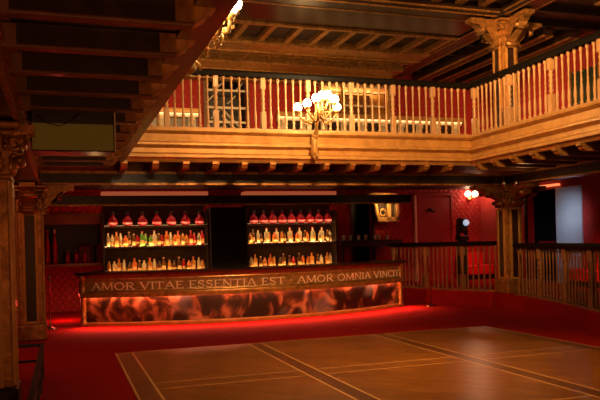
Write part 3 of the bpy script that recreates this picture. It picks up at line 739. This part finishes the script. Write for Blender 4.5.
# ------------------------------------------------------------------ right bay: doorways, door leaves, wall lamp, bracket
e = thing('door_1', (8.97, WY, 0), 'dark open doorway in the red wall right of the bar', 'door', kind='structure')
MB().box((8.38, WY-.05, 0), (8.45, WY+.05, 3.02)).build('jamb', M['dark'], e); MB().box((9.12, WY-.05, ZP+.001), (9.18, WY+.05, 3.02)).build('jamb', M['dark'], e)
mb = MB(); mb.box((8.3, WY+1.2, 0), (9.7, WY+1.3, 3.1)); mb.box((8.3, WY+.26, 0), (8.4, WY+1.2, 3.1)); mb.box((9.6, WY+.26, 0), (9.7, WY+1.2, 3.1)); mb.box((8.3, WY+.26, 3.1), (9.7, WY+1.3, 3.2))
mb.build('room_behind', M['black'], e)
e = thing('door_2', (11.2, WY, ZP), 'closed red door in the back wall of the right bay', 'door', kind='structure')
MB().box((10.62, WY-.06, ZP), (11.85, WY-.005, 3.0), bev=.01).build('leaf', M['redpaint'], e)
MB().box((10.54, WY-.09, ZP), (10.62, WY, 3.06)).build('jamb', M['cream'], e); MB().box((11.85, WY-.09, ZP), (11.93, WY, 3.06)).build('jamb', M['redpaint'], e)
MB().box((10.54, WY-.09, 3.06), (11.93, WY, 3.14)).build('lintel', M['redpaint'], e)
mb = MB(); mb.tube([(10.95, WY-.07, 2.55), (11.05, WY-.1, 2.6), (11.15, WY-.1, 2.6), (11.25, WY-.07, 2.55)], .03, 6); mb.ball((11.1, WY-.1, 2.6), .06); mb.build('dark_plate', M['grey'], e)
e = thing('door_3', (WXR, 16.2, ZP), 'dark doorway in the right wall with a pale grey blue door leaf', 'door', kind='structure')
MB().box((WXR-.03, 15.05, ZP), (WXR+.02, 16.08, 3.0), bev=.005).build('leaf', M['greyblue'], e, label='pale grey blue door leaf')
MB().box((WXR-.02, 17.42, ZP), (WXR+.05, 17.5, 3.05)).build('jamb', M['black'], e)
mb = MB(); mb.box((WXR+1.6, 15.0, ZP), (WXR+1.7, 18.6, 3.1)); mb.box((WXR+.3, 15.0, ZP), (WXR+1.6, 15.1, 3.1)); mb.box((WXR+.3, 18.5, ZP), (WXR+1.6, 18.6, 3.1)); mb.box((WXR+.3, 15.0, 3.1), (WXR+1.7, 18.6, 3.2)); mb.box((WXR+.0, 15.0, ZP-.1), (WXR+1.7, 18.6, ZP))
mb.build('room_behind', M['grey'], e)
MB().box((WXR+.4, 15.6, 1.45), (WXR+.7, 17.4, 1.53)).build('inner_shelf', M['redpaint'], e)
tag(MB().box((WXR-.12, 15.9, 3.06), (WXR-.0005, 17.4, 3.12)).build('strip_light', M['strip_red']), 'orange strip light over the dark doorway beyond the right column', 'light')
e = thing('wall_sconce', (12.55, WY-.03, 3.0), 'double bulb wall light on the red buttoned wall of the right bay', 'wall light')
mb = MB(); mb.lathe([(.05, -.12), (.09, -.06), (.04, .0)], (12.55, WY-.06, 3.0), 10); mb.tube([(12.55, WY-.05, 2.95), (12.55, WY-.14, 2.9), (12.55, WY-.2, 2.95), (12.55, WY-.2, 3.0)], .02, 6)
mb.tube([(12.3, WY-.2, 3.02), (12.55, WY-.2, 2.97), (12.55, WY-.2, 3.0), (12.6, WY-.2, 2.97), (12.7, WY-.2, 3.02)], .018, 6); mb.build('bracket', M['brass'], e)
for dx in (-.13, .13): MB().ball((12.55+dx, WY-.2, 3.10), .095, 12).build('globe_bulb', M['bulb_red'], e, label='glowing round bulb')
point('wall_sconce_glow', (12.55, WY-.6, 3.0), 13, (1, .42, .2), .12)

e = thing('gilded_bracket', (9.3, 19.3, 2.3), 'lit gilt openwork bracket high on the red wall right of the dark doorway', 'bracket')
mb = MB()
def fbox(x0, x1, z0, z1): mb.box((x0, 19.25, z0), (x1, 19.4, z1), bev=.01)
fbox(8.75, 9.75, 2.96, 3.12); fbox(9.66, 9.78, 2.28, 3.0); fbox(9.38, 9.50, 2.28, 3.0); fbox(9.06, 9.78, 2.24, 2.38)
mb.tube([(8.8, 19.32, 2.96), (8.95, 19.32, 2.9), (9.03, 19.32, 2.75), (9.05, 19.32, 2.5), (9.14, 19.32, 2.3)], [.09, .08, .07, .07, .06], 8)
mb.tube([(9.25+.1*math.cos(t), 19.32, 2.52+.1*math.sin(t)) for t in [i*.5 for i in range(13)]], .035, 8)
mb.build('scrollwork', M['gold'], e)
MB().box((9.12, 19.42, 2.30), (9.74, 19.79, 3.02)).build('backing', M['dark'], e)
area('bracket_light', (9.2, 18.2, 2.75), (9.25, 19.3, 2.7), .15, 4.0, (1, .6, .2), spread=1.0)

e = thing('moving_head_lamp', (10.55, 17.0, ZP), 'black stage lamp on a dark post behind the lower balustrade', 'stage lamp')
MB().box((10.43, 16.9, ZP+.001), (10.67, 17.1, 1.62), bev=.02).build('post', M['grey'], e)
MB().box((10.40, 16.87, 1.62), (10.70, 17.13, 1.76), bev=.02).build('yoke_base', M['black'], e)
mb = MB()
for x in (10.40, 10.66): mb.box((x, 16.93, 1.74), (x+.04, 17.07, 2.1), bev=.01)
mb.build('yoke', M['black'], e)
MB().box((10.45, 16.85, 1.82), (10.65, 17.15, 2.25), bev=.05).build('head', M['black'], e)
MB().tube([(10.58, 16.86, 2.1), (10.58, 16.80, 2.12)], .085, 14).build('lens', M['lens'], e, label='pale bluish glass lens')
e = thing('rope_post', (8.70, 15.55, 0), 'slim metal rope post on the carpet at the right end of the bar', 'post', 'slim rope posts on the carpet')
def rope_post(x, y, h, e, m):
    MB().lathe([(.13, .001), (.13, .02), (.05, .04), (.02, .06)], (x, y, 0), 16).build('foot', m, e)
    MB().lathe([(.017, .05), (.017, h-.12), (.035, h-.1), (.02, h-.08), (.02, h-.05)], (x, y, 0), 8).build('pole', m, e)
    MB().ball((x, y, h-.03), .035, 10).build('finial', m, e)
rope_post(8.70, 15.55, 1.0, e, M['brass_dark'])
e = thing('rope_post', (-.27, 15.6, 0), 'slim metal rope post standing by the far left column', 'post', 'slim rope posts on the carpet')
rope_post(-.27, 15.6, 1.12, e, M['chrome'])
for i, (x, y) in enumerate(((9.35, 13.3), (9.6, 13.2), (9.72, 10.4))):
    e = thing('spot_lamp', (x, y, 3.1), ('small pale spot lamp under the corner beam, left one of a pair', 'small pale spot lamp under the corner beam, right one of a pair', 'small pale spot lamp under the right gallery at the far right')[i], 'spot lamp', 'small spot lamps under the gallery')
    MB().tube([(x, y, 3.09), (x, y, 2.96)], .012, 6).build('stem', M['grey'], e)
    MB().tube([(x, y, 2.97), (x-.01, y-.03, 2.83)], [.04, .05], 10).build('lamp_housing', M['chrome'], e)

def bench(x0, y0, x1, y1, back, label):
    e = thing('banquette', ((x0+x1)/2, (y0+y1)/2, ZP), label, 'bench', 'red upholstered benches')
    MB().box((x0, y0, ZP+.001), (x1, y1, ZP+.14)).build('plinth', M['black'], e)
    MB().box((x0, y0, ZP+.14), (x1, y1, ZP+.46), bev=.05).build('seat', M['seat'], e)
    MB().box(*back, bev=.04).build('backrest', M['seat'], e)
bench(12.0, 19.05, 12.98, 19.72, ((12.0, 19.6, ZP+.44), (12.98, 19.76, ZP+.85)), 'red upholstered bench below the double bulb wall light')
bench(12.35, 10.5, 12.96, 14.9, ((12.82, 10.5, ZP+.44), (12.99, 14.9, ZP+.85)), 'long red upholstered bench along the right wall below the red cloth')
area('bench_glow', (12.3, 18.0, 1.9), (12.4, 19.5, .8), .3, 3.5, (1, .1, .06), spread=1.4)
area('bench_glow', (11.6, 13.6, 1.9), (12.7, 14.0, .8), .3, 5, (1, .1, .06), spread=1.4)

# low barrier beside the left columns
e = thing('low_barrier', (-.28, 7.8, 0), 'low black metal barrier on the carpet beside the near left column', 'barrier')
MB().box((-.30, 5.6, .42), (-.25, 9.8, .46)).build('top_rail', M['grey'], e)
MB().box((-.295, 5.6, .25), (-.265, 9.8, .28)).build('mid_rail', M['grey'], e)
MB().box((-.295, 5.6, .08), (-.265, 9.8, .11)).build('lower_rail', M['grey'], e)
for y in (5.7, 6.7, 7.7, 8.75, 9.78): MB().box((-.30, y-.02, .001), (-.26, y+.02, .42)).build('upright', M['grey'], e)
MB().box((-.68, 9.76, .42), (-.30, 9.8, .46)).build('end_rail', M['grey'], e); MB().box((-.68, 9.76, .22), (-.30, 9.79, .25)).build('end_rail', M['grey'], e); MB().box((-.68, 9.76, .001), (-.64, 9.8, .42)).build('upright', M['grey'], e)

# hanging screen box under the left gallery
e = thing('hanging_screen', (.14, 7.6, 2.70), 'boxy screen with a dull olive face hung under the left gallery', 'screen')
MB().box((-.27, 7.62, 2.70), (.55, 7.95, 3.14), bev=.01).build('cabinet', M['black'], e)
MB().box((-.26, 7.59, 2.71), (.54, 7.618, 2.98)).build('screen_face', M['olive'], e, label='dull olive screen face')
MB().box((.55, 7.58, 2.70), (.565, 7.95, 3.15)).build('edge_trim', M['stone'], e)
MB().tube([(-.2, 7.58, 3.06), (-.12, 7.57, 2.98), (0, 7.57, 2.95), (.1, 7.57, 2.99), (.2, 7.58, 3.09)], .006, 6).build('cable', M['black'], e)
for x in (-.15, .42): MB().box((x-.02, 7.7, 3.14), (x+.02, 7.74, ZS+.02)).build('hanger', M['grey'], e)

# ------------------------------------------------------------------ upper gallery back wall: windows, drinks ledges
e = thing('window_2', (4.6, WY, 4.7), 'dark gallery window with pale metal bars and a sloping stair behind', 'window', kind='structure')
MB().box((3.95, WY+.8, 4.4), (5.25, WY+.85, 6.8)).build('dark_back', M['black'], e)
for x in (3.92, 5.2): MB().box((x, WY-.06, 4.6), (x+.08, WY+.1, 6.68)).build('jamb', M['brown'], e)
MB().box((3.92, WY-.06, 6.6), (5.28, WY+.1, 6.7)).build('lintel', M['brown'], e)
for z in (6.12, 5.62, 5.2): MB().box((4.0, WY+.1, z), (5.2, WY+.14, z+.06)).build('cross_bar', M['stone'], e)
for dz in (0, .14): MB().tube([(4.5, WY+.25, 5.45+dz*1.5), (5.2, WY+.25, 4.75+dz*1.5)], .03, 6).build('stair_rail', M['stone'], e)
MB().tube([(4.05, WY+.25, 4.72), (4.5, WY+.25, 5.1)], .03, 6).build('stair_rail', M['stone'], e)
mb = MB()
for x, z in ((4.15, 5.9), (4.5, 6.35), (4.8, 5.9), (5.05, 6.3), (4.3, 5.45)): mb.tube([(x-.12, WY+.2, z-.12), (x+.12, WY+.2, z+.12)], .02, 6)
mb.build('truss_brace', M['stone'], e)
e = thing('window_3', (8.6, WY, 5.0), 'gold lit alcove window on the gallery with small shelves', 'window', kind='structure')
MB().box((7.4, WY+.5, 4.9), (9.85, WY+.55, 6.7)).build('alcove_back', M['gold'], e)
mb = MB(); mb.box((7.4, WY+.25, 4.9), (7.5, WY+.5, 6.7)); mb.box((9.75, WY+.25, 4.9), (9.85, WY+.5, 6.7)); mb.box((7.4, WY+.25, 6.55), (9.85, WY+.5, 6.7)); mb.build('alcove_sides', M['gold'], e)
for x in (7.44, 9.72): MB().box((x, WY-.06, 4.95), (x+.09, WY+.1, 6.65)).build('jamb', M['gold'], e)
for x in (8.2, 8.95): MB().box((x, WY+.02, 5.0), (x+.06, WY+.1, 6.55)).build('mullion', M['gold_old'], e)
MB().box((8.26, WY+.36, 5.45), (9.3, WY+.44, 6.25)).build('dark_pane', M['brown'], e)
for z in (5.42, 5.85, 6.28): MB().box((7.5, WY+.15, z), (9.72, WY+.32, z+.05)).build('alcove_shelf', M['cream'], e)
area('alcove_light', (8.6, WY+.12, 6.5), (8.6, WY+.45, 5.4), 2.0, 22, (1, .66, .28), sy=.12)

def ledge(x0, x1, label):
    e = thing('drinks_ledge', ((x0+x1)/2, WY-.2, ZD), label, 'counter', 'wooden drinks ledges along the gallery wall')
    MB().box((x0, WY-.42, 5.36), (x1, WY-.01, 5.5), bev=.02).build('top', M['gold'], e)
    MB().box((x0+.04, WY-.16, ZD+.001), (x1-.04, WY-.02, 5.3)).build('front_panel', M['dark'], e)
    MB().box((x0+.02, WY-.32, 5.27), (x1-.02, WY-.05, 5.36)).build('valance', M['cream'], e)
    MB().box((x0+.05, WY-.40, 5.335), (x1-.05, WY-.33, 5.355)).build('light_strip', M['led_ledge'], e, label='warm glowing strip under the ledge')
    prof = [(.16, 5.27), (.30, 5.27), (.31, 5.2), (.25, 5.1), (.2, 4.95), (.19, 4.7), (.16, 4.6)]
    n = max(2, round((x1-x0)/.62))
    for i in range(n):
        x = x0+.2+(x1-x0-.4)*i/(n-1); mb = MB()
        mb.prism(prof, lambda p, k: (x-.07+.14*k, WY-p[0], p[1])); mb.box((x-.1, WY-.2, ZD+.001), (x+.1, WY-.162, 5.27)); mb.tube([(x-.08, WY-.27, 5.2), (x+.08, WY-.27, 5.2)], .05, 8)
        mb.build('scroll_bracket', M['cream'], e)
    return e
ledge(1.6, 3.75, 'short wooden ledge with cream brackets on the gallery left of the dark window')
ledge(6.05, 12.2, 'long wooden ledge with cream brackets on the gallery beneath the gold window')
for i, (y0, y1) in enumerate(((14.3, 15.3), (11.9, 12.6))):
    e = thing('door_%d' % (4+i), (WXR, (y0+y1)/2, ZD), ('dark green door on the right gallery wall beside the corner column', 'narrow dark green door on the right gallery wall')[i], 'door', kind='structure')
    MB().box((WXR-.05, y0, ZD), (WXR-.002, y1, 6.0), bev=.01).build('leaf', M['green'], e)
    for a in (y0-.1, y1): MB().box((WXR-.08, a, ZD), (WXR-.002, a+.1, 6.1)).build('jamb', M['gold_old'], e)

# ------------------------------------------------------------------ added fill lights and shelf lights
# unseen fills added to brighten the fascia, corner, floor and left joists
area('fascia_fill', (4.4, 3.5, 6.7), (4.9, 13.0, 4.3), 1.2, 135, (1, .50, .165), spread=.85)
area('fascia_fill_right', (3.0, 5.5, 6.7), (8.6, 10.5, 4.3), 1.0, 58, (1, .50, .155), spread=.72)
area('corner_fill', (3.0, 4.0, 6.7), (9.9, 13.9, 6.0), .6, 42, (1, .50, .165), spread=.42)
area('floor_fill', (4.4, 7.5, 6.7), (4.6, 8.2, 0), 1.0, 54, (1, .48, .15), spread=1.15)
area('low_front_fill', (.9, -2.0, 1.2), (.3, 6.5, 3.2), .5, 20, (1, .32, .09), spread=1.6)
# unseen fill points added to lift the gallery ceiling and back wall
for i, (x, y) in enumerate(((2.2, 16.8), (6.0, 16.8), (11.4, 16.2), (11.4, 11.5))):
    point('gallery_fill', (x, y, 5.0), 75 if x < 10 else 40, (1, .55, .2), .15)
point('spot_lamp_glow', (9.3, 12.5, 2.75), 5, (1, .5, .18), .06)
point('left_capital_fill', (.5, 10.9, 2.5), 8, (1, .5, .18), .06)  # unseen fill point added to brighten the left capitals
# red light under the galleries
point('hatch_red_fill', (.3, 19.2, 2.1), 3, (1, .10, .05), .1)  # unseen red fill added for the candles and bottles on the sill
point('red_left', (.0, 17.3, .45), 26, (1, .06, .04), .1)
area('red_bay', (11.3, 16.0, 3.1), (11.3, 18.5, 1.5), 1.2, 16, (1, .16, .1), spread=1.8)
area('red_carpet_left', (-1.5, 11.5, 3.0), (1.0, 11.5, 0), .8, 16, (1, .18, .08))
area('door_fill', (WXR-1.6, 14.6, 2.9), (WXR, 15.6, 2.0), .3, 3.5, (.75, .85, 1), spread=1.0)  # unseen cool fill added to brighten the pale door leaf
for x0, x1 in U:
    for z in (.97, 1.69, 2.25):
        red = z > 2
        area('shelf_lip_light', ((x0+x1)/2, 19.27, z+.012), ((x0+x1)/2, 19.5, z+.16), x1-x0-.2, 5 if red else 11, (1, .42, .25) if red else (1, .55, .18), sy=.015)
    for z in (1.58, 2.16):
        area('shelf_light', ((x0+x1)/2, 19.3, z), ((x0+x1)/2, 19.55, z-.4), x1-x0-.2, 9, (1, .52, .17), sy=.04)
    area('shelf_light', ((x0+x1)/2, 19.2, 3.0), ((x0+x1)/2, 19.5, 2.3), x1-x0-.2, 6, (1, .3, .16), sy=.05)

w = bpy.data.worlds.new('dim'); S.world = w; w.use_nodes = True
w.node_tree.nodes['Background'].inputs['Color'].default_value = (1, .35, .12, 1); w.node_tree.nodes['Background'].inputs['Strength'].default_value = .012

# ------------------------------------------------------------------ camera
f = 700.; yaw = math.atan((300-62)/f); rl = math.radians(1.5)
F = Vector((math.sin(yaw), math.cos(yaw), 0)); R = Vector((math.cos(yaw), -math.sin(yaw), 0)); Uv = Vector((0, 0, 1))
cx_ = R*math.cos(rl) - Uv*math.sin(rl); cy_ = R*math.sin(rl) + Uv*math.cos(rl)
cam = bpy.data.cameras.new('camera'); co = bpy.data.objects.new('camera', cam); COL.objects.link(co)
m3 = Matrix((cx_, cy_, -F)).transposed(); co.matrix_world = Matrix.Translation((0, 0, 1.7)) @ m3.to_4x4()
cam.sensor_width = 36; cam.lens = 36*f/600; cam.shift_y = 41.8/600; cam.clip_start = .05
S.camera = co
S.view_settings.view_transform = 'Standard'; S.view_settings.look = 'None'; S.view_settings.gamma = 1; S.view_settings.exposure = 0; S.view_settings.use_curve_mapping = False
